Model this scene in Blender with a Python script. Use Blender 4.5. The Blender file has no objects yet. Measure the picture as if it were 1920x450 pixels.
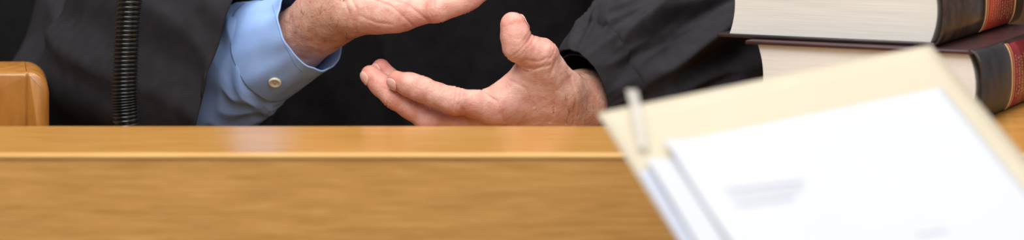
import bpy, bmesh, math, random
import numpy as np
from mathutils import Vector, Matrix, noise
from mathutils.bvhtree import BVHTree
random.seed(4)
F=4427.0; H=-350.0; ZC=1.3565
def P(px,py,d): return Vector(((px-960)*d/F, d, ZC-(py-H)*d/F))
scn=bpy.context.scene; COL=scn.collection
scn.view_settings.view_transform='Standard'
scn.view_settings.look='None'

# ---------------------------------------------------------------- materials
def srgb(r,g,b):
    f=lambda c:(c/255/12.92 if c/255<=.04045 else ((c/255+.055)/1.055)**2.4)
    return (f(r),f(g),f(b),1)
def mat(name,col,rough=.5,spec=.5,**kw):
    m=bpy.data.materials.new(name); m.use_nodes=True
    b=m.node_tree.nodes['Principled BSDF']
    b.inputs['Base Color'].default_value=col; b.inputs['Roughness'].default_value=rough
    b.inputs['Specular IOR Level'].default_value=spec
    for k,v in kw.items(): b.inputs[k.replace('_',' ')].default_value=v
    return m
def nodes(m): return m.node_tree.nodes,m.node_tree.links,m.node_tree.nodes['Principled BSDF']
def noise_col(m,c1,c2,scale=(1,1,1),ns=5,detail=4,lo=.35,hi=.65,bump=0,bscale=None,dist=.001,rough=.5):
    n,l,b=nodes(m)
    tc=n.new('ShaderNodeTexCoord'); mp=n.new('ShaderNodeMapping'); mp.inputs['Scale'].default_value=scale
    nt=n.new('ShaderNodeTexNoise'); nt.inputs['Scale'].default_value=ns; nt.inputs['Detail'].default_value=detail; nt.inputs['Roughness'].default_value=rough
    cr=n.new('ShaderNodeValToRGB'); cr.color_ramp.elements[0].position=lo; cr.color_ramp.elements[1].position=hi
    cr.color_ramp.elements[0].color=c1; cr.color_ramp.elements[1].color=c2
    l.new(tc.outputs['Object'],mp.inputs[0]); l.new(mp.outputs[0],nt.inputs['Vector']); l.new(nt.outputs['Fac'],cr.inputs[0]); l.new(cr.outputs[0],b.inputs['Base Color'])
    if bump:
        bn=n.new('ShaderNodeBump'); bn.inputs['Strength'].default_value=bump; bn.inputs['Distance'].default_value=dist
        if bscale:
            n2=n.new('ShaderNodeTexNoise'); n2.inputs['Scale'].default_value=bscale; l.new(tc.outputs['Object'],n2.inputs['Vector']); l.new(n2.outputs['Fac'],bn.inputs['Height'])
        else: l.new(nt.outputs['Fac'],bn.inputs['Height'])
        l.new(bn.outputs[0],b.inputs['Normal'])
    return m
M={}
M['wood_front']=noise_col(mat('bench_wood_front',(1,1,1,1),.45,.3),srgb(172,120,56),srgb(208,156,88),(9,9,110),2.2,9,.3,.7,rough=.7)
M['wood_top']=noise_col(mat('bench_wood_top',(1,1,1,1),.2,.5),srgb(180,126,56),srgb(200,148,78),(5,40,40),2.5,6,.3,.7)
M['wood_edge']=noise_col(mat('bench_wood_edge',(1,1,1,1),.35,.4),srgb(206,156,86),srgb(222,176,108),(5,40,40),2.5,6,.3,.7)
M['wood_chair']=noise_col(mat('chair_wood',(1,1,1,1),.3,.5),srgb(142,90,34),srgb(172,116,52),(20,20,4),4,6,.3,.7)
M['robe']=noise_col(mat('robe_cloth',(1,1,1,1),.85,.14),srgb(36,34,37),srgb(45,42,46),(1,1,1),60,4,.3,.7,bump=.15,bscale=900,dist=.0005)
M['robe_shaded']=noise_col(mat('robe_cloth_shaded',(1,1,1,1),.9,.1),srgb(20,18,20),srgb(28,26,28),(1,1,1),60,4,.3,.7,bump=.15,bscale=900,dist=.0005)  # same robe cloth, darkened: torso shade put into the colour
M['lining']=mat('navy_lining',srgb(30,33,46),.8,.1)
M['shirt']=noise_col(mat('blue_shirt_cloth',(1,1,1,1),.8,.2),srgb(134,164,218),srgb(150,180,229),(1,1,1),25,4,.3,.7,bump=.15,bscale=1200,dist=.0004)
M['stitch']=mat('shirt_stitching',srgb(112,142,200),.8,.1)
M['button']=mat('shirt_button',srgb(214,208,184),.3,.5)
M['thread']=mat('button_thread',srgb(150,160,190),.7,.2)
M['leather']=noise_col(mat('chair_leather',(1,1,1,1),.5,.18),srgb(17,16,17),srgb(24,22,23),(1,1,1),80,4,.3,.7,bump=.3,dist=.001)
M['black_metal']=mat('black_gooseneck',srgb(9,9,9),.18,.6)
M['mesh_metal']=mat('microphone_grille',srgb(30,30,30),.4,.5,Metallic=.7)
M['page']=noise_col(mat('page_block',(1,1,1,1),.85,.1),srgb(202,198,190),srgb(218,215,208),(4,4,420),3,3,.3,.7,bump=.2,dist=.0005)
M['bookcover']=noise_col(mat('book_cover',(1,1,1,1),.35,.5),srgb(30,22,22),srgb(46,32,30),(1,1,1),40,4,.3,.7)
M['bookcover2']=noise_col(mat('book_cover_maroon',(1,1,1,1),.4,.5),srgb(38,18,20),srgb(60,24,27),(1,1,1),40,4,.3,.7)
M['spine']=noise_col(mat('book_spine_brown',(1,1,1,1),.25,.5,Coat_Weight=.3,Coat_Roughness=.2),srgb(30,21,17),srgb(70,49,36),(1,1,1),55,6,.35,.65,bump=.3,dist=.0006)
M['spine2']=noise_col(mat('book_spine_black',(1,1,1,1),.26,.6,Coat_Weight=.4,Coat_Roughness=.2),srgb(24,19,21),srgb(46,38,40),(1,1,1),55,6,.35,.65,bump=.35,dist=.0008)
M['redlabel']=noise_col(mat('red_spine_panel',(1,1,1,1),.35,.5),srgb(146,42,28),srgb(182,62,42),(1,1,1),60,4,.3,.7)
M['redlabel2']=noise_col(mat('crimson_spine_panel',(1,1,1,1),.28,.5),srgb(110,26,36),srgb(138,36,46),(1,1,1),60,4,.3,.7)
M['gold']=mat('gold_tooling',srgb(210,172,118),.4,.5,Metallic=.2)
M['manila']=noise_col(mat('manila_card',(1,1,1,1),.7,.1),srgb(184,173,151),srgb(189,179,158),(1,1,1),12,4,.3,.7)
M['paper']=noise_col(mat('white_paper',(1,1,1,1),.75,.1),srgb(184,185,189),srgb(187,188,192),(1,1,1),8,3,.3,.7)
M['paper_mid']=noise_col(mat('white_paper_shaded',(1,1,1,1),.75,.1),srgb(182,184,189),srgb(185,187,191),(1,1,1),8,3,.3,.7)
M['paper_blue']=noise_col(mat('bluish_paper',(1,1,1,1),.75,.1),srgb(173,176,188),srgb(177,180,192),(1,1,1),8,3,.3,.7)
M['ink']=mat('grey_ink',srgb(165,165,171),.8,.1)
M['plastic']=mat('white_fastener',srgb(206,200,190),.5,.3,Alpha=.4)
M['wall']=noise_col(mat('wall_panel',(1,1,1,1),.5,.3),srgb(70,46,28),srgb(92,62,38),(14,14,2),3,6,.3,.7)
M['floor']=noise_col(mat('floor_carpet',(1,1,1,1),.95,.1),srgb(96,84,76),srgb(120,106,96),(1,1,1),150,4,.3,.7)
M['nail']=mat('fingernail',srgb(226,176,164),.25,.5)
M['hair']=mat('arm_hair',srgb(84,58,42),.5,.3)
sk=mat('skin',(1,1,1,1),.45,.35); n,l,b=nodes(sk)
at=n.new('ShaderNodeAttribute'); at.attribute_name='skincol'
tc=n.new('ShaderNodeTexCoord'); nt=n.new('ShaderNodeTexNoise'); nt.inputs['Scale'].default_value=90; nt.inputs['Detail'].default_value=6
mx=n.new('ShaderNodeMix'); mx.data_type='RGBA'; mx.blend_type='MULTIPLY'; mx.inputs[0].default_value=.7
cr=n.new('ShaderNodeValToRGB'); cr.color_ramp.elements[0].position=.35; cr.color_ramp.elements[1].position=.62
cr.color_ramp.elements[0].color=(.80,.60,.57,1); cr.color_ramp.elements[1].color=(1,1,1,1)
l.new(tc.outputs['Object'],nt.inputs['Vector']); l.new(nt.outputs['Fac'],cr.inputs[0])
l.new(at.outputs['Color'],mx.inputs[6]); l.new(cr.outputs[0],mx.inputs[7]); l.new(mx.outputs[2],b.inputs['Base Color'])
vo=n.new('ShaderNodeTexVoronoi'); vo.inputs['Scale'].default_value=650
n2=n.new('ShaderNodeTexNoise'); n2.inputs['Scale'].default_value=200; n2.inputs['Detail'].default_value=5
ad=n.new('ShaderNodeMath'); ad.operation='ADD'
bn=n.new('ShaderNodeBump'); bn.inputs['Strength'].default_value=.6; bn.inputs['Distance'].default_value=.0011
l.new(tc.outputs['Object'],vo.inputs['Vector']); l.new(tc.outputs['Object'],n2.inputs['Vector'])
ml=n.new('ShaderNodeMath'); ml.operation='MULTIPLY'; ml.inputs[1].default_value=.25
l.new(vo.outputs['Distance'],ml.inputs[0]); l.new(ml.outputs[0],ad.inputs[0]); l.new(n2.outputs['Fac'],ad.inputs[1]); l.new(ad.outputs[0],bn.inputs['Height']); l.new(bn.outputs[0],b.inputs['Normal'])
b.inputs['Subsurface Weight'].default_value=.08; b.inputs['Subsurface Radius'].default_value=(.005,.002,.0012); b.inputs['Subsurface Scale'].default_value=1.0
M['skin']=sk

# ---------------------------------------------------------------- object helpers
def link(name,me,m,parent=None,smooth=True):
    me.materials.clear(); me.materials.append(M[m] if isinstance(m,str) else m)
    o=bpy.data.objects.new(name,me); COL.objects.link(o)
    if smooth:
        for p in me.polygons: p.use_smooth=True
    if parent:
        o.parent=parent
        if not parent.get('_local'): o.matrix_parent_inverse=Matrix.Translation(-Vector(parent.location)) if not parent.parent else Matrix.Identity(4)
    return o
def obj(name,bm,m,parent=None,smooth=True):
    bmesh.ops.recalc_face_normals(bm,faces=bm.faces[:])
    me=bpy.data.meshes.new(name); bm.to_mesh(me); bm.free()
    return link(name,me,m,parent,smooth)
def thing(name,label,cat,loc=(0,0,0),rz=0,group=None,local=False):
    o=bpy.data.objects.new(name,None); COL.objects.link(o); o.location=loc; o.rotation_euler=(0,0,rz)
    o.empty_display_size=.05
    o['label']=label; o['category']=cat
    if group:o['group']=group
    if local:o['_local']=1
    return o
def bx(bm,lo,hi,bev=0,seg=3):
    r=bmesh.ops.create_cube(bm,size=1)
    lo=Vector(lo);hi=Vector(hi);c=(lo+hi)/2;s=hi-lo
    for v in r['verts']: v.co=Vector((v.co.x*s.x,v.co.y*s.y,v.co.z*s.z))+c
    if bev:
        es={e for v in r['verts'] for e in v.link_edges}
        bmesh.ops.bevel(bm,geom=list(es),offset=bev,segments=seg,affect='EDGES',profile=.5)
def grid_mesh(bm,pts,closed_u=False):
    rows=[[bm.verts.new(p) for p in r] for r in pts]
    nu=len(rows[0])
    for i in range(len(rows)-1):
        for j in range(nu if closed_u else nu-1):
            k=(j+1)%nu
            bm.faces.new((rows[i][j],rows[i][k],rows[i+1][k],rows[i+1][j]))
    return rows
def solid(o,t,off=0):
    m=o.modifiers.new('solid','SOLIDIFY'); m.thickness=t; m.offset=off
    return o
def catmull(vals,t):
    n=len(vals)-1; x=min(max(t,0),1)*n; i=min(int(x),n-1); f=x-i
    p=lambda k: vals[min(max(k,0),n)]
    a,b_,c,d=p(i-1),p(i),p(i+1),p(i+2)
    return .5*((2*b_)+(c-a)*f+(2*a-5*b_+4*c-d)*f*f+(3*b_-a-3*c+d)*f*f*f)
def tube(rings,nu,nv,disp=None):
    cs=[r[0] for r in rings]; r1=[r[1] for r in rings]; r2=[r[2] for r in rings]
    pts=[]
    for i in range(nv+1):
        t=i/nv; c=catmull(cs,t); e=.01
        tg=(catmull(cs,min(t+e,1))-catmull(cs,max(t-e,0))).normalized()
        side=tg.cross(Vector((0,0,1))).normalized(); up=side.cross(tg).normalized()
        a,b_=catmull(r1,t),catmull(r2,t); row=[]
        for j in range(nu):
            th=2*math.pi*j/nu
            dr=disp(th,t) if disp else 0
            row.append(c+up*math.cos(th)*(a+dr)+side*math.sin(th)*(b_+dr))
        pts.append(row)
    bm=bmesh.new(); grid_mesh(bm,pts,True); return bm
def line_tube(bm,pts,r,n=6):
    rows=[]
    for i,p_ in enumerate(pts):
        tg=(pts[min(i+1,len(pts)-1)]-pts[max(i-1,0)]).normalized(); s=tg.orthogonal().normalized(); t=tg.cross(s)
        rr=r[i] if isinstance(r,list) else r
        rows.append([p_+s*rr*math.cos(2*math.pi*k/n)+t*rr*math.sin(2*math.pi*k/n) for k in range(n)])
    grid_mesh(bm,rows,True)

# ---------------------------------------------------------------- SDF toolkit for the figure
def npv(v): return np.array(v,dtype=np.float64)
def cone_d(p,a,b,ra,rb):
    ba=b-a; t=np.clip(((p-a)@ba)/max(ba@ba,1e-12),0,1)
    return np.linalg.norm(p-a-t[:,None]*ba,axis=1)-(ra+t*(rb-ra))
def smin(x,y,k):
    h=np.clip(k-np.abs(x-y),0,None)/k
    return np.minimum(x,y)-h*h*k*.25
def group_d(p,cones,k):
    d=None
    for (a,b,ra,rb) in cones:
        q=cone_d(p,a,b,ra,rb); d=q if d is None else smin(d,q,k)
    return d
class Limb:
    def __init__(s,palm,fingers,creases=(),kp=.014,kf=.004,kj=.010):
        s.palm=[(npv(a),npv(b),ra,rb) for a,b,ra,rb in palm]
        s.kp,s.kf,s.kj=kp,kf,kj; s.f=[]
        for ch in fingers:
            pts=[npv(c[0]) for c in ch]; rs=[c[1] for c in ch]
            cones=[]
            for i in range(len(pts)-1):
                q=(pts[i]*.5+pts[i+1]*.5); r=(rs[i]+rs[i+1])*.5*(.96 if i<len(pts)-2 else 1.04)
                cones+=[(pts[i],q,rs[i],r),(q,pts[i+1],r,rs[i+1])]
            s.f.append((cones,pts,rs))
        s.cr=[]
        for depth,poly in creases:
            q=[npv(P(x,y,2.1)) for x,y in poly]
            s.cr.append((depth*1.35,[(q[i],q[i+1]) for i in range(len(q)-1)]))
    def cones(s):
        r=list(s.palm)
        for c,_,_ in s.f: r+=c
        return r
    def d(s,p):
        dp=group_d(p,s.palm,s.kp); tot=dp
        for cones,pts,rs in s.f:
            df=group_d(p,cones,s.kf)
            for i in range(1,len(pts)-1):
                a=pts[i+1]-pts[i-1]; a/=np.linalg.norm(a)
                q=p-pts[i]; sd=q@a; m=np.linalg.norm(q,axis=1)<rs[i]*1.7
                df=df+m*(.0011*np.exp(-(sd/.0012)**2)+.0006*np.exp(-((sd-.0034)/.001)**2)+.0006*np.exp(-((sd+.0034)/.001)**2))
                df=df-m*.0006*np.exp(-(sd/.007)**2)
            dj=smin(dp,df,s.kj)
            tot=smin(tot,dj,.0012)
        if s.cr:
            px=p[:,0]*2.1/p[:,1]; pz=ZC-(ZC-p[:,2])*2.1/p[:,1]
            P2=np.stack([px,pz],1)
            for depth,segs in s.cr:
                dm=None
                for a,b_ in segs:
                    a2=a[[0,2]]; ba=b_[[0,2]]-a2
                    t=np.clip(((P2-a2)@ba)/(ba@ba),0,1); dd=np.linalg.norm(P2-a2-t[:,None]*ba,axis=1)
                    dm=dd if dm is None else np.minimum(dm,dd)
                tot=tot+depth*(np.exp(-(dm/.0013)**2)-.35*np.exp(-(dm/.004)**2))
        return tot
def grad(fn,p,e=4e-4):
    g=np.stack([fn(p+np.eye(3)[i]*e)-fn(p-np.eye(3)[i]*e) for i in range(3)],1)/(2*e)
    return g
def project(fn,p,it=3):
    for _ in range(it):
        d=fn(p); g=grad(fn,p); gl=np.maximum((g*g).sum(1),.2)
        p=p-np.clip(d,-.01,.01)[:,None]*g/gl[:,None]
    return p
def capsules_mesh(cones,voxel):
    bm=bmesh.new()
    for a,b,ra,rb in cones:
        a=Vector(a);b=Vector(b); ax=(b-a)
        L=ax.length; ax=ax.normalized() if L>1e-9 else Vector((0,0,1))
        s=ax.orthogonal().normalized(); t=ax.cross(s)
        prof=[]
        for i in range(1,7): ang=-math.pi/2+i*math.pi/12; prof.append((ra*math.sin(ang),ra*math.cos(ang)))
        for i in range(0,6): ang=i*math.pi/12; prof.append((L+rb*math.sin(ang),rb*math.cos(ang)))
        v0=bm.verts.new(a-ax*ra); v1=bm.verts.new(b+ax*rb)
        rows=[[bm.verts.new(a+ax*z+s*(r*math.cos(2*math.pi*j/20))+t*(r*math.sin(2*math.pi*j/20))) for j in range(20)] for z,r in prof]
        for j in range(20):
            k=(j+1)%20
            bm.faces.new((v0,rows[0][k],rows[0][j])); bm.faces.new((v1,rows[-1][j],rows[-1][k]))
            for i in range(len(rows)-1): bm.faces.new((rows[i][j],rows[i][k],rows[i+1][k],rows[i+1][j]))
    me=bpy.data.meshes.new('tmp'); bm.to_mesh(me); bm.free()
    o=bpy.data.objects.new('tmp',me); COL.objects.link(o)
    m=o.modifiers.new('r','REMESH'); m.mode='VOXEL'; m.voxel_size=voxel; m.adaptivity=0
    dg=bpy.context.evaluated_depsgraph_get(); dg.update()
    out=bpy.data.meshes.new_from_object(o.evaluated_get(dg))
    bpy.data.objects.remove(o); bpy.data.meshes.remove(me)
    return out
def get_co(me):
    a=np.empty(len(me.vertices)*3); me.vertices.foreach_get('co',a); return a.reshape(-1,3)
def get_edges(me):
    e=np.empty(len(me.edges)*2,dtype=np.int64); me.edges.foreach_get('vertices',e); return e.reshape(-1,2)
def lap(p,e,f=.5,it=1):
    for _ in range(it):
        s=np.zeros_like(p); c=np.zeros(len(p))
        np.add.at(s,e[:,0],p[e[:,1]]); np.add.at(s,e[:,1],p[e[:,0]]); np.add.at(c,e[:,0],1); np.add.at(c,e[:,1],1)
        p=p+f*(s/np.maximum(c,1)[:,None]-p)
    return p
def sdf_mesh(fn,cones,voxel,rough=False):
    me=capsules_mesh(cones,voxel); p=get_co(me); e=get_edges(me)
    p=project(fn,p,2); p=lap(p,e,.5,2); p=project(fn,p,2); p=lap(p,e,.2,1)
    g=grad(fn,p); g/=np.maximum(np.linalg.norm(g,axis=1),1e-6)[:,None]
    if rough:
        f=np.array([noise.noise(Vector(q)*60)*.0008+noise.noise(Vector(q)*140+Vector((3,1,7)))*.0003 for q in p])
        p=p+g*f[:,None]
    me.vertices.foreach_set('co',p.ravel()); me.update(); return me,p,g

# ================================================================= SETTING
def struct(name,lo,hi,m):
    bm=bmesh.new(); bx(bm,lo,hi); o=obj(name,bm,m,None,False); o['kind']='structure'; return o
struct('floor',(-3,-1.5,-.1),(3,3.7,0),'floor')
struct('wall_back',(-3,3.6,0),(3,3.7,3.0),'wall')

# ================================================================= BENCH
ZT=1.10
bench=thing('judge_bench','long honey-coloured wooden judge bench with glossy flat top ledge','bench',(0,1.85,0))
bm=bmesh.new(); bx(bm,(-1.2,1.780,0),(1.2,1.82,1.0955)); obj('front_panel',bm,'wood_front',bench,False)
bm=bmesh.new(); bx(bm,(-1.2,1.7825,1.0957),(1.2,1.935,ZT)); obj('ledge_top',bm,'wood_top',bench,False)
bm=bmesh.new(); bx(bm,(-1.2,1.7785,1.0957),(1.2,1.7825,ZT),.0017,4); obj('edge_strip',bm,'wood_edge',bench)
bm=bmesh.new(); bx(bm,(-1.2,1.82,1.07),(1.2,1.932,1.0957)); obj('ledge_underside',bm,'wood_top',bench,False)
bm=bmesh.new(); bx(bm,(.204,1.935,1.0735),(1.2,2.30,ZT),.001,2); obj('side_counter',bm,'wood_top',bench,False)
bm=bmesh.new(); bx(bm,(.22,1.82,0),(.25,2.28,1.0735)); obj('side_panel',bm,'wood_front',bench,False)
bm=bmesh.new(); bx(bm,(-1.2,1.82,.975),(.22,2.12,1.0),.003,2); obj('desk_surface',bm,'wood_top',bench,False)
bm=bmesh.new(); bx(bm,(-1.2,1.82,0),(-1.17,2.12,.975)); obj('side_panel',bm,'wood_front',bench,False)

# ================================================================= CHAIR
chair=thing('judge_chair','black leather high-backed chair with honey wood armrest behind the bench','chair',(-.22,2.7,0))
bm=bmesh.new(); bx(bm,(-.72,2.80,.62),(.15,2.91,1.55),.05,5); obj('backrest',bm,'leather',chair)
bm=bmesh.new(); bx(bm,(-.50,2.30,.48),(.06,2.80,.60),.04,4); obj('seat',bm,'leather',chair)
def arm(x0,x1,ztop,y0,y1,seam):
    bm=bmesh.new()
    def prof(xa,xb,zt,zb,rl,rr,y,yb):
        pts=[]
        pts.append((xa,zb))
        for i in range(13): a=math.pi-i*math.pi/24; pts.append((xa+rl+rl*math.cos(a),zt-rl+rl*math.sin(a)))
        for i in range(13): a=math.pi/2-i*math.pi/24; pts.append((xb-rr+rr*math.cos(a),zt-rr+rr*math.sin(a)))
        pts.append((xb,zb))
        cx=(xa+xb)/2; cz=zt-.05; hw=(xb-xa)/2
        rows=[]
        for yy,s in ((y,.004),(y+.0012,.0018),(y+.004,0),(yb,0)):
            row=[]
            for (x,z) in pts:
                row.append(Vector((cx+(x-cx)*(1-s/hw)-(yy-y)*.22,yy,cz+(z-cz)*(1-s/.05))))
            rows.append(row)
        r=grid_mesh(bm,rows,True)
        bm.faces.new(r[0]); bm.faces.new(r[-1])
    prof(x0,seam+.002,ztop,ztop-.10,.03,.002,y0,y1)
    prof(seam-.002,x1,ztop,ztop-.10,.002,.021,y0+.0008,y1)
    return bm
dA=2.15; pA=P(92,135,dA); pS=P(50,135,dA)
ao=obj('armrest',arm(pA.x-.085,pA.x,pA.z,dA,dA+.09,pS.x),'wood_chair',chair)
ao.data.set_sharp_from_angle(angle=math.radians(50))
bm=bmesh.new(); xr=pA.x-.06
ring=[[Vector((xr-.02+sx_,dA+.05,pA.z-.06+sz)) for sx_,sz in ((-.02,-.02),(.02,-.02),(.02,.02),(-.02,.02))],
      [Vector((xr-.20+sx_,2.5,pA.z-.06+sz)) for sx_,sz in ((-.02,-.02),(.02,-.02),(.02,.02),(-.02,.02))],
      [Vector((-.70+sx_,2.81,pA.z-.03+sz)) for sx_,sz in ((-.02,-.02),(.02,-.02),(.02,.02),(-.02,.02))]]
r=grid_mesh(bm,ring,True); bm.faces.new(r[0]); bm.faces.new(r[-1]); obj('armrest_rail',bm,'wood_chair',chair)
bm=bmesh.new(); bx(bm,(-.25,2.52,.08),(-.19,2.58,.48),.02); obj('column',bm,'black_metal',chair)
for k in range(5):
    bm=bmesh.new(); bx(bm,(0,-.025,.0),(.30,.025,.06),.012)
    bmesh.ops.rotate(bm,verts=bm.verts[:],cent=(0,0,0),matrix=Matrix.Rotation(k*2*math.pi/5+.3,3,'Z'))
    bmesh.ops.translate(bm,verts=bm.verts[:],vec=(-.22,2.55,.0)); obj('foot',bm,'black_metal',chair)

# ================================================================= PERSON
person=thing('person','person in a black robe and blue shirt gesturing with both open hands','person',(-.135,2.55,.6))
WL=P(1090,192,2.15); EL=P(1430,170,2.40)
palmL=[(EL,WL,.042,.0265),
 (WL,P(1035,195,2.125),.0255,.0235),
 (P(1050,200,2.135),P(930,203,2.095),.022,.0135),
 (P(1050,205,2.14),P(922,216,2.112),.022,.0135),
 (P(1050,210,2.15),P(925,228,2.13),.021,.0135),
 (P(1055,215,2.155),P(935,240,2.148),.020,.0125),
 (P(1050,170,2.115),P(1010,122,2.095),.0195,.0155),
 (P(1005,130,2.10),P(945,178,2.098),.0135,.0110),
 (P(1040,170,2.115),P(960,185,2.1),.016,.012)]
fL=[
 [(P(930,202,2.095),.0128),(P(850,189,2.083),.0116),(P(789,167,2.087),.0105),(P(744,150,2.096),.0087)],
 [(P(922,218,2.112),.0128),(P(802,222,2.104),.0115),(P(738,181,2.106),.0102),(P(695,140,2.115),.0087)],
 [(P(925,230,2.13),.0120),(P(812,228,2.135),.0106),(P(750,175,2.135),.0095),(P(714,127,2.14),.0083)],
 [(P(935,242,2.15),.0108),(P(850,248,2.16),.0092),(P(795,222,2.165),.0080),(P(760,190,2.17),.0068)],
 [(P(1040,165,2.11),.0165),(P(1013,102,2.088),.0142),(P(971,88,2.080),.0129),(P(962,47,2.082),.0113)],
]
crL=[(.0009,[(903,172),(932,190),(945,228)]),(.0008,[(1043,112),(1030,145),(1040,185),(1030,228)]),(.0008,[(1052,140),(1064,180),(1060,232)]),
     (.0007,[(1070,145),(1080,185),(1076,232)]),(.0007,[(968,122),(1000,130),(1032,122)]),(.0006,[(985,112),(1008,116),(1030,108)]),
     (.0006,[(955,150),(985,165),(1000,200)]),(.0006,[(860,195),(872,212),(868,228)])]
limbL=Limb(palmL,fL,crL)
WR=P(612,32,2.165); ER=P(292,290,2.33)
palmR=[(ER,WR,.043,.0265),
 (WR,P(645,14,2.15),.0262,.0235),
 (P(640,18,2.148),P(752,26,2.125),.0215,.0140),
 (P(640,5,2.155),P(770,8,2.145),.0215,.0140),
 (P(640,-5,2.165),P(785,-12,2.165),.0215,.0140),
 (P(640,-12,2.175),P(780,-32,2.19),.0200,.0140),
 (P(665,20,2.135),P(735,28,2.118),.0175,.0130)]
fR=[
 [(P(750,26,2.125),.0125),(P(822,19,2.108),.0108),(P(868,4,2.108),.0092),(P(902,-12,2.115),.0076)],
 [(P(770,8,2.145),.0128),(P(862,-8,2.135),.0106),(P(925,-30,2.14),.0092),(P(965,-52,2.15),.0076)],
 [(P(785,-12,2.165),.0128),(P(890,-40,2.16),.0106),(P(955,-68,2.165),.0092),(P(995,-92,2.175),.0076)],
 [(P(780,-32,2.19),.0126),(P(875,-70,2.19),.0104),(P(935,-100,2.195),.0092),(P(970,-122,2.2),.0076)],
 [(P(655,-20,2.185),.0165),(P(715,-62,2.20),.0140),(P(775,-85,2.20),.0122),(P(825,-98,2.195),.0100)],
]
crR=[(.0009,[(640,-10),(656,25),(650,60)]),(.0008,[(654,-10),(670,20),(667,55)]),(.0008,[(690,-5),(735,12),(775,48)]),(.0007,[(715,-5),(765,10),(805,40)]),(.0006,[(675,30),(705,42),(735,46)])]
limbR=Limb(palmR,fR,crR)
parts=[]; hair_pts=[]
for lb,hc in ((limbL,P(1098,188,2.12)),(limbR,P(596,45,2.14))):
    me,p,g=sdf_mesh(lb.d,lb.cones(),.0014,True); parts.append((me,p,lb))
    dd=np.linalg.norm(p-npv(hc),axis=1); idx=np.where((dd<.040)&(g[:,1]<-.1))[0]
    for i in np.random.RandomState(3).choice(idx,min(70,len(idx)),replace=False): hair_pts.append((Vector(p[i]),Vector(g[i]),lb))
SR=Vector((-.33,2.53,1.31)); SL=Vector((.06,2.53,1.31))
tc_=[(Vector((-.215,2.58,.75)),Vector((-.225,2.58,1.26)),.115,.10),(Vector((-.055,2.58,.75)),Vector((-.045,2.58,1.26)),.115,.10),
 (SR,Vector(ER),.055,.043),(SL,Vector(EL),.055,.045),(SR,SL,.06,.06),(Vector((-.135,2.57,1.28)),Vector((-.135,2.54,1.42)),.07,.056),
 (ER,ER.lerp(WR,.3),.043,.039),(EL,EL.lerp(WL,.3),.042,.038)]
tcn=[(npv(a),npv(b),ra,rb) for a,b,ra,rb in tc_]
fnT=lambda p: group_d(p,tcn,.04)
meT,pT,_=sdf_mesh(fnT,tcn,.007)
bm=bmesh.new()
for me in (parts[0][0],parts[1][0],meT): bm.from_mesh(me)
me=bpy.data.meshes.new('body'); bm.to_mesh(me); bm.free()
p=get_co(me)
col=np.tile(np.array([.69,.41,.325]),(len(p),1))
tips=[npv(c[-1][0]) for c in fL+fR]
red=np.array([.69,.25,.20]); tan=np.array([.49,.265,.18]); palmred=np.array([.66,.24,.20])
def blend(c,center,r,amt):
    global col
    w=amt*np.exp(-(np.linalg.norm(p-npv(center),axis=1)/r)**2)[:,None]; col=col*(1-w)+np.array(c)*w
for t in tips: blend(red,t,.015,.8)
for ch in fL+fR:
    for c in ch[1:3]: blend(palmred,c[0],.011,.45)
blend(palmred,P(862,208,2.085),.012,.75); blend(palmred,P(1000,90,2.08),.016,.4); blend(palmred,P(760,215,2.09),.02,.4)
blend(palmred,P(930,205,2.08),.02,.35); blend(palmred,P(770,40,2.10),.03,.4)
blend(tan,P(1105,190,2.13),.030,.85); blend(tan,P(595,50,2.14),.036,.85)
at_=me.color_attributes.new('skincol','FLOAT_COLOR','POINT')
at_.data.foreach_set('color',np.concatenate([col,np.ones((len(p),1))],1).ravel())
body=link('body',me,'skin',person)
random.seed(9); bm=bmesh.new()
for q,nn,lb in hair_pts:
    axd=(Vector(lb.palm[0][0])-Vector(lb.palm[0][1])).normalized()*-1
    dn=(axd.cross(nn)*random.uniform(-.6,1.0)+axd*random.uniform(.2,1)).normalized()
    L=random.uniform(.004,.008)
    line_tube(bm,[q+nn*(.0005*math.sin(k/3*2.4))+dn*(L*k/3) for k in range(4)],[.0001,.00009,.00007,.00003],3)
ho=obj('arm_hair',bm,'hair',person); ho['kind']='stuff'
def nail(lb,chain,dorsal,w=.0058,l=.0068,fwd=.0015):
    T=npv(chain[-1][0]); r=chain[-1][1]; a=T-npv(chain[-2][0]); a/=np.linalg.norm(a)
    n=npv(dorsal); n=n-(n@a)*a; n/=np.linalg.norm(n); s=np.cross(a,n)
    K=15; pts=[]
    for i in range(K):
        for j in range(K):
            u=-1+2*i/(K-1); v=-1+2*j/(K-1)
            uu=u*math.sqrt(1-.42*v*v); vv=v*math.sqrt(1-.42*u*u)
            pts.append(T+a*(fwd+vv*l)+s*(uu*w)+n*r*(1-.25*uu*uu))
    pts=np.array(pts); pts=project(lb.d,pts,4); pts+=grad(lb.d,pts)*.0007
    bm=bmesh.new(); grid_mesh(bm,[[Vector(pts[i*K+j]) for j in range(K)] for i in range(K)])
    o=obj('fingernail',bm,'nail',person); solid(o,.0008,0)
nail(limbL,fL[0],(-.35,-.8,-.55)); nail(limbL,fL[1],(-.8,-.55,-.3)); nail(limbL,fL[2],(-.8,-.6,.1))
nail(limbL,fL[3],(-.8,-.3,-.5),.005,.006); nail(limbL,fL[4],(.8,.55,.1),.0072,.0085)

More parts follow.
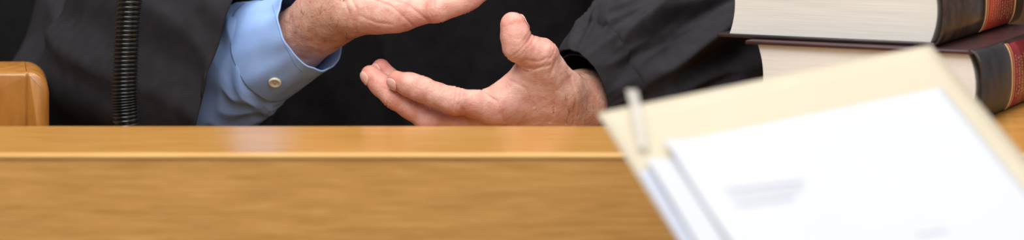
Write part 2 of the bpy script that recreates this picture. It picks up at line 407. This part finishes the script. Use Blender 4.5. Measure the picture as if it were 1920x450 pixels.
# --- robe
rc=[(Vector((-.25,2.60,.79)),Vector((-.24,2.58,1.30)),.165,.14),(Vector((-.02,2.60,.79)),Vector((-.03,2.58,1.30)),.165,.14),
 (SR,P(222,190,2.42),.085,.114),(SL,P(1395,120,2.48),.085,.10),(SR,SL,.09,.09)]
rcn=[(npv(a),npv(b),ra,rb) for a,b,ra,rb in rc]
fnR=lambda p: group_d(p,rcn,.05)
meR,pR,g=sdf_mesh(fnR,rcn,.0050)
for i in range(len(pR)):
    x,y,z=pR[i]
    f=noise.noise(Vector((x*16,y*12,z*2.5+3)))*.011+(1-2*abs(noise.noise(Vector((x*13+z*4,y*9,z*4+9)))))*.011
    xs=(x+.131+.02*(z-1.1))/.004
    f+=.006/(1+math.exp(max(-30,min(30,-xs))))*math.exp(-max(0,x+.131)/.05)
    pR[i]+=g[i]*f
meR.vertices.foreach_set('co',pR.ravel()); meR.update()
robe=link('robe',meR,'robe_shaded',person)
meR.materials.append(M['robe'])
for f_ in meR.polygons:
    if f_.center.x<-.345: f_.material_index=1  # arm side takes the lighter robe tone; torso keeps its painted shade
def sub(o,parent):
    o.parent=parent; o.matrix_parent_inverse=Matrix.Identity(4); return o
def wrap(th): return (th+math.pi)%(2*math.pi)-math.pi
def foldA(th,t):
    a=wrap(th); k=.5+.5*t
    return (noise.noise(Vector((a*1.6+t*1.5,t*.9,1.7)))*.014+(1-2*abs(noise.noise(Vector((a*1.8-t*2.2,t*1.1,5.2)))))*.014)*k
sl=obj('sleeve',tube([(P(225,150,2.38),.075,.075),(P(265,122,2.31),.100,.09),(P(346,104,2.255),.106,.09),(P(464,130,2.235),.108,.085)],160,130,foldA),'robe'); sub(sl,robe); solid(sl,.0016)
def foldB(th,t):
    a=wrap(th)
    k=min(1,.08+1.7*t)
    q=a*1.25+t*1.9
    f1=(1-2*abs(noise.noise(Vector((q*1.6,t*1.9,3.3)))))
    f2=(1-2*abs(noise.noise(Vector((q*2.6-t*4+7,t*2.8,8.1)))))
    return (f1*.020+f2*.010-.016)*k
ringsB=[(P(1087,174,2.145),.041,.036),(P(1132,151,2.165),.055,.046),(P(1185,128,2.19),.066,.056),(P(1270,108,2.26),.085,.072),(P(1380,95,2.37),.098,.085),(P(1450,70,2.46),.10,.09)]
sl=obj('sleeve',tube(ringsB,220,170,foldB),'robe'); sub(sl,robe); solid(sl,.0016)
ringsC=[(P(1089,177,2.147),.0375,.033),(P(1125,160,2.167),.044,.039),(P(1175,142,2.2),.046,.042)]
sl=obj('sleeve_lining',tube(ringsC,80,20),'lining'); sub(sl,robe); solid(sl,.0012)
# --- blue shirt
ax=(Vector(WR)-Vector(ER)).normalized(); pv=Vector((-.668,0,.743))
C0=P(600,42,2.165)-ax*.014
def foldS(th,t):
    a=wrap(th)
    return (noise.noise(Vector((math.cos(th)*1.7,math.sin(th)*1.7,t*3)))*.005+(1-2*abs(noise.noise(Vector((math.cos(th)*1.8+t*3,math.sin(th)*1.8+4,t*4)))))*.0046-.001)*min(1,t*4+.15)
shirt=obj('shirt_sleeve',tube([(C0-ax*.055+pv*.010,.046,.043),(C0-ax*.075+pv*.015,.051,.044),(C0-ax*.105+pv*.018,.054,.045),(C0-ax*.16+pv*.018,.054,.045),(C0-ax*.26+pv*.012,.052,.045)],120,90,foldS),'shirt',person); solid(shirt,.001)
def foldC(th,t): return noise.noise(Vector((math.cos(th),math.sin(th),t*.8+3)))*.003+noise.noise(Vector((math.cos(th)*2.5,math.sin(th)*2.5,t*1.5+8)))*.0024
cf=tube([(C0,.0395,.0390),(C0-ax*.015+pv*.002,.0406,.0397),(C0-ax*.035+pv*.006,.0438,.042),(C0-ax*.060+pv*.011,.048,.045)],120,40,foldC)
cuff=obj('cuff',cf,'shirt'); sub(cuff,shirt); sd=solid(cuff,.0016)
cam=Vector((0,0,ZC))
def tree(o):
    bm=bmesh.new(); bm.from_mesh(o.data); t=BVHTree.FromBMesh(bm); bm.free(); return t
tC,tS=tree(cuff),tree(shirt)
def hit(t,px,py):
    d=(P(px,py,2.2)-cam).normalized(); r=t.ray_cast(cam,d)
    if r[0] is None: return None
    nn=r[1] if r[1].dot(d)<0 else -r[1]
    return r[0],nn
def seam(pix,r=.00035):
    pts=[]
    for (x0,y0),(x1,y1) in zip(pix[:-1],pix[1:]):
        for k in range(8):
            a=hit(tC,x0+(x1-x0)*k/8,y0+(y1-y0)*k/8)
            if a: pts.append(a[0]+a[1]*.0008)
    if len(pts)>3:
        bm=bmesh.new(); line_tube(bm,pts,r); o=obj('stitching',bm,'stitch'); sub(o,shirt)
seam([(512,10),(528,70),(553,118),(568,136)])
h=hit(tC,516,152) or hit(tS,516,152)
if h:
    q,nv=h; bm=bmesh.new(); q=q+nv*.0008
    prof=[(0,.0006),(.0035,.0006),(.0042,.0013),(.0054,.0013),(.0060,.0004),(.0058,-.001),(0,-.001)]
    s=nv.orthogonal().normalized(); t=nv.cross(s)
    rows=[[q+nv*(hh+.0012)+s*(max(r,1e-5)*math.cos(2*math.pi*k/28))+t*(max(r,1e-5)*math.sin(2*math.pi*k/28)) for k in range(28)] for r,hh in prof]
    grid_mesh(bm,rows,True); o=obj('cuff_button',bm,'button'); sub(o,shirt)
    bm=bmesh.new()
    for v in bmesh.ops.create_cube(bm,size=1)['verts']: v.co=q+nv*.0020+s*v.co.x*.0016+t*v.co.y*.0024+nv*v.co.z*.0006
    o=obj('button_thread',bm,'thread'); sub(o,shirt)

# ================================================================= MICROPHONE
ml_=P(236,237,2.05)
mic=thing('gooseneck_microphone','black ribbed gooseneck microphone stalk rising behind the bench ledge','microphone',(ml_.x,ml_.y,1.0003))
mb=Vector(mic.location)
path=[Vector((mb.x,mb.y,1.01)),P(236,237,2.05),P(234,170,2.05),P(237,90,2.052),P(244,0,2.055),P(254,-110,2.062),P(277,-260,2.09),P(312,-380,2.14)]
bm=bmesh.new(); pts=[]
Ltot=sum((path[i+1]-path[i]).length for i in range(len(path)-1)); pitch=.0052; nr=int(Ltot/pitch); sub_n=10
for i in range(nr*sub_n+1):
    t=i/(nr*sub_n); c=catmull(path,t); tg=(catmull(path,min(t+.005,1))-catmull(path,max(t-.005,0))).normalized()
    side=tg.cross(Vector((0,1,0))).normalized(); up=side.cross(tg)
    row=[]
    for j in range(32):
        th=2*math.pi*j/32
        ph=(i/sub_n+j/32)%1.0
        r=.0082+.0032*math.sin(math.pi*ph)**.6
        row.append(c+side*math.cos(th)*r+up*math.sin(th)*r)
    pts.append(row)
grid_mesh(bm,pts,True); obj('neck',bm,'black_metal',mic)
def lathe(bm,o,ax,prof,n=32):
    ax=ax.normalized(); s=ax.orthogonal().normalized(); t=ax.cross(s)
    grid_mesh(bm,[[o+ax*h+s*(max(r,1e-5)*math.cos(2*math.pi*k/n))+t*(max(r,1e-5)*math.sin(2*math.pi*k/n)) for k in range(n)] for r,h in prof],True)
bm=bmesh.new(); lathe(bm,mb,Vector((0,0,1)),[(0,0),(.045,0),(.047,.004),(.044,.012),(.016,.018),(.013,.026),(0,.026)]); obj('base',bm,'black_metal',mic)
bm=bmesh.new(); lathe(bm,path[-1],path[-1]-path[-2],[(0,-.01),(.013,-.01),(.014,.0),(.018,.015),(.018,.05),(.012,.062),(0,.065)]); obj('microphone_head',bm,'mesh_metal',mic)

# ================================================================= BOOKS
TH=math.radians(26.6)
def book(label,corner,w,L,T,cover,spinem,labelm,ry,seed):
    random.seed(seed)
    t=thing('law_book',label,'book',corner,-TH,'law books stacked on the bench',local=True)
    bt=.0032
    for z0 in (0,T-bt):
        bm=bmesh.new(); bx(bm,(-w,0,z0),(.001,L,z0+bt),.0009,2); obj('cover_board',bm,cover,t)
    bm=bmesh.new(); x1=-.004; rows=[]
    for i in range(13):
        z=bt+(T-2*bt)*i/12; f=(2*i/12-1); x0=-w+.010+.005*(1-f*f)
        xr=x1+.006*(1-f*f)
        rows.append([Vector((x0,.005,z)),Vector((xr,.005,z)),Vector((xr,L-.005,z)),Vector((x0,L-.005,z))])
    r=grid_mesh(bm,rows,True); bm.faces.new(r[0]); bm.faces.new(r[-1]); obj('page_block',bm,'page',t,False)
    bulge=.011
    def sx(f,off):
        q=2*f-1; return bulge*math.sqrt(max(0,1-(abs(q)**2.6)))+off-.0005
    def shell(name,y0,y1,off,thick,m,n=24,f0=0,f1=1):
        bm=bmesh.new(); a=[];ee=[]
        for i in range(n+1):
            f=f0+(f1-f0)*i/n
            a.append((sx(f,off),T*f)); ee.append((sx(f,off-thick),T*f))
        rows=[[Vector((x,y,z)) for x,z in a] for y in (y0,y1)]
        rows2=[[Vector((x,y,z)) for x,z in ee] for y in (y1,y0)]
        grid_mesh(bm,rows+rows2+[rows[0]]); bmesh.ops.remove_doubles(bm,verts=bm.verts[:],dist=1e-6)
        return obj(name,bm,m,t)
    shell('spine',0,L,0,.0028,spinem)
    shell('spine_panel',ry[0],ry[1],.0004,.0006,labelm,24,.04,.96)
    for y in (ry[0]-.004,ry[0]-.0015,ry[0]+.0035,ry[1]+.0005,ry[1]+.003): shell('gold_band',y,y+.0008,.0006,.0007,'gold',24,.03,.97)
    bm=bmesh.new()
    y=ry[0]+.009
    while y<ry[1]-.008:
        h=random.choice((.0032,.0042,.0055)); f=random.uniform(.14,.24); end=1-f
        while f<end:
            wd=random.uniform(.018,.04)
            kind=random.randint(0,3)
            segs=[(0,1,0,.25)]
            if kind in(0,2): segs.append((0,.22,0,1))
            if kind in(1,2): segs.append((.78,1,0,1))
            if kind==3: segs+= [(0,.22,0,1),(0,1,.75,1)]
            for u0,u1,v0,v1 in segs:
                fa=f+wd*v0; fb=f+wd*v1
                vs=[bm.verts.new((sx(ff,.0009),yy,T*ff)) for ff,yy in ((fa,y+h*u0),(fb,y+h*u0),(fb,y+h*u1),(fa,y+h*u1))]
                bm.faces.new(vs)
            f+=wd+.016
        y+=h+.0042
    obj('gold_lettering',bm,'gold',t,False)
    return t
c1=P(1822,231,1.953); c1.z=ZT
book('thick black law book with crimson spine panel, lower of the two stacked books',c1,.200,.26,.060,'bookcover2','spine2','redlabel2',(.092,.16),3)
c2=P(1750,88,1.986); c2.z=ZT+.0602
book('thick dark brown law book with orange-red gilt spine panel, upper of the two stacked books',c2,.195,.26,.060,'bookcover','spine','redlabel',(.130,.225),8)

# ================================================================= FOLDER AND PAPERS
O=P(1120,213,1.58); U=P(1745,85,1.67); uh=(U-O).normalized()
lo,hi=1.2,1.6
for _ in range(50):
    mid=(lo+hi)/2; v=P(1272,452,mid)-O
    if v.dot(uh)>0: hi=mid
    else: lo=mid
vh=(P(1272,452,mid)-O); vh=(vh-uh*vh.dot(uh)).normalized(); nh=uh.cross(vh).normalized()
if nh.y>0: nh=-nh
def onplane(px,py,off=0):
    o=O+nh*off; dr=P(px,py,1.0)-cam; return cam+dr*((o-cam).dot(nh)/dr.dot(nh))
def sheet(o,u,v,w,h,n=24,curl=None):
    bm=bmesh.new(); grid_mesh(bm,[[o+u*(w*i/n)+v*(h*j/n)+nh*(curl(i/n,j/n) if curl else 0) for i in range(n+1)] for j in range(n+1)]); return bm
W=(U-O).length; LEN=.34
fold=thing('file_folder','cream manila folder held up tilted in front of the bench','folder',O+vh*LEN)
o=obj('back_panel',sheet(O,uh,vh,W,LEN,24),'manila',fold); solid(o,.0008)
o=obj('rear_flap',sheet(O+uh*.004+vh*.003-nh*.004,uh,vh,W-.006,LEN,24,lambda a,b_:-.003*math.sin(a*3.14)),'manila',fold); solid(o,.0008)
fa=onplane(1184,168,.004); fb=onplane(1206,280,.004); fd=(fb-fa); fw=fd.cross(nh).normalized()
bm=bmesh.new(); grid_mesh(bm,[[fa+fd*(j/16)+fw*(.0040*s)+nh*(.003*math.sin(j/16*3.14)) for s in (-1,-.5,0,.5,1)] for j in range(17)]); o=obj('fastener_strip',bm,'plastic',fold); solid(o,.0005)
def paper(label,pa,pb,off,h,m,text=None,curl=None):
    a=onplane(*pa,off); b_=onplane(*pb,off); u=(b_-a); w=u.length; u.normalize(); v=u.cross(nh).normalized()
    if v.z>0: v=-v
    t=thing('paper_sheet',label,'paper',a+v*h,group='papers on the manila folder')
    o=obj('sheet',sheet(a,u,v,w,h,40,curl),m,t); solid(o,.0003)
    random.seed(5)
    for (x0,y0,x1,y1,hh) in text or ():
        bm=bmesh.new()
        q0=onplane(x0,y0,off+.0005); q1=onplane(x1,y1,off+.0005); dd=(q1-q0); ll=dd.length; dd.normalize(); vv=dd.cross(nh).normalized()
        s=0
        while s<ll:
            wl=random.uniform(.0014,.0030)
            vs=[bm.verts.new(q0+dd*(s+xa)+vv*ya) for xa,ya in ((0,-hh),(wl,-hh),(wl,hh),(0,hh))]; bm.faces.new(vs)
            s+=wl+.0007
        obj('printed_line',bm,'ink',t,False)
    return t
def curl(k,ph): return lambda a,b_: k*max(0,(.14-a)/.14)**2*(.45+.55*math.sin(b_*4.2+ph)**2)
paper('bluish white paper sheet lowest in the folder, its left edge fanned out furthest',(1196,322),(1700,222),.0010,.25,'paper_blue',None,curl(.0005,0))
paper('white paper sheet fanned between the top printed page and the lowest bluish sheet',(1210,306),(1722,207),.0016,.25,'paper_mid',None,curl(.004,1.0))
paper('topmost white page with blurred grey print on the manila folder',(1244,272),(1765,164),.0022,.26,'paper',
  [(1355,357,1505,340,.0016),(1362,371,1500,354,.0014),(1376,386,1490,370,.0016),(1722,440,1770,432,.0009)],curl(.006,2.2))

# ================================================================= LIGHTS, WORLD, CAMERA
def area(name,loc,target,size,energy,col=(1,1,1)):
    l=bpy.data.lights.new(name,'AREA'); l.energy=energy; l.size=size; l.color=col
    o=bpy.data.objects.new(name,l); COL.objects.link(o); o.location=loc
    o.rotation_euler=(Vector(target)-Vector(loc)).to_track_quat('-Z','Y').to_euler(); return o
area('ceiling_lamp_key',(-.5,.9,3.1),(-.1,2.1,1.0),1.4,56,(1,.99,.98))
area('ceiling_lamp_front',(.7,-.6,2.9),(.1,1.8,1.0),1.8,40,(1,.99,.98))
area('ceiling_lamp_back',(.2,2.6,3.2),(0,2.2,1.0),1.4,34,(1,.99,.98))
w=bpy.data.worlds.new('world'); scn.world=w; w.use_nodes=True
w.node_tree.nodes['Background'].inputs[0].default_value=(.95,.97,1,1); w.node_tree.nodes['Background'].inputs[1].default_value=.42
cd=bpy.data.cameras.new('camera'); co=bpy.data.objects.new('camera',cd); COL.objects.link(co)
co.location=cam; co.rotation_euler=(math.pi/2,0,0); cd.sensor_width=36
cd.lens=F*36/1920; cd.shift_y=-(225-H)/1920
cd.clip_start=.05; cd.dof.use_dof=True; cd.dof.focus_distance=2.12; cd.dof.aperture_fstop=3.2
scn.camera=co
for o in bpy.data.objects:
    if '_local' in o.keys(): del o['_local']
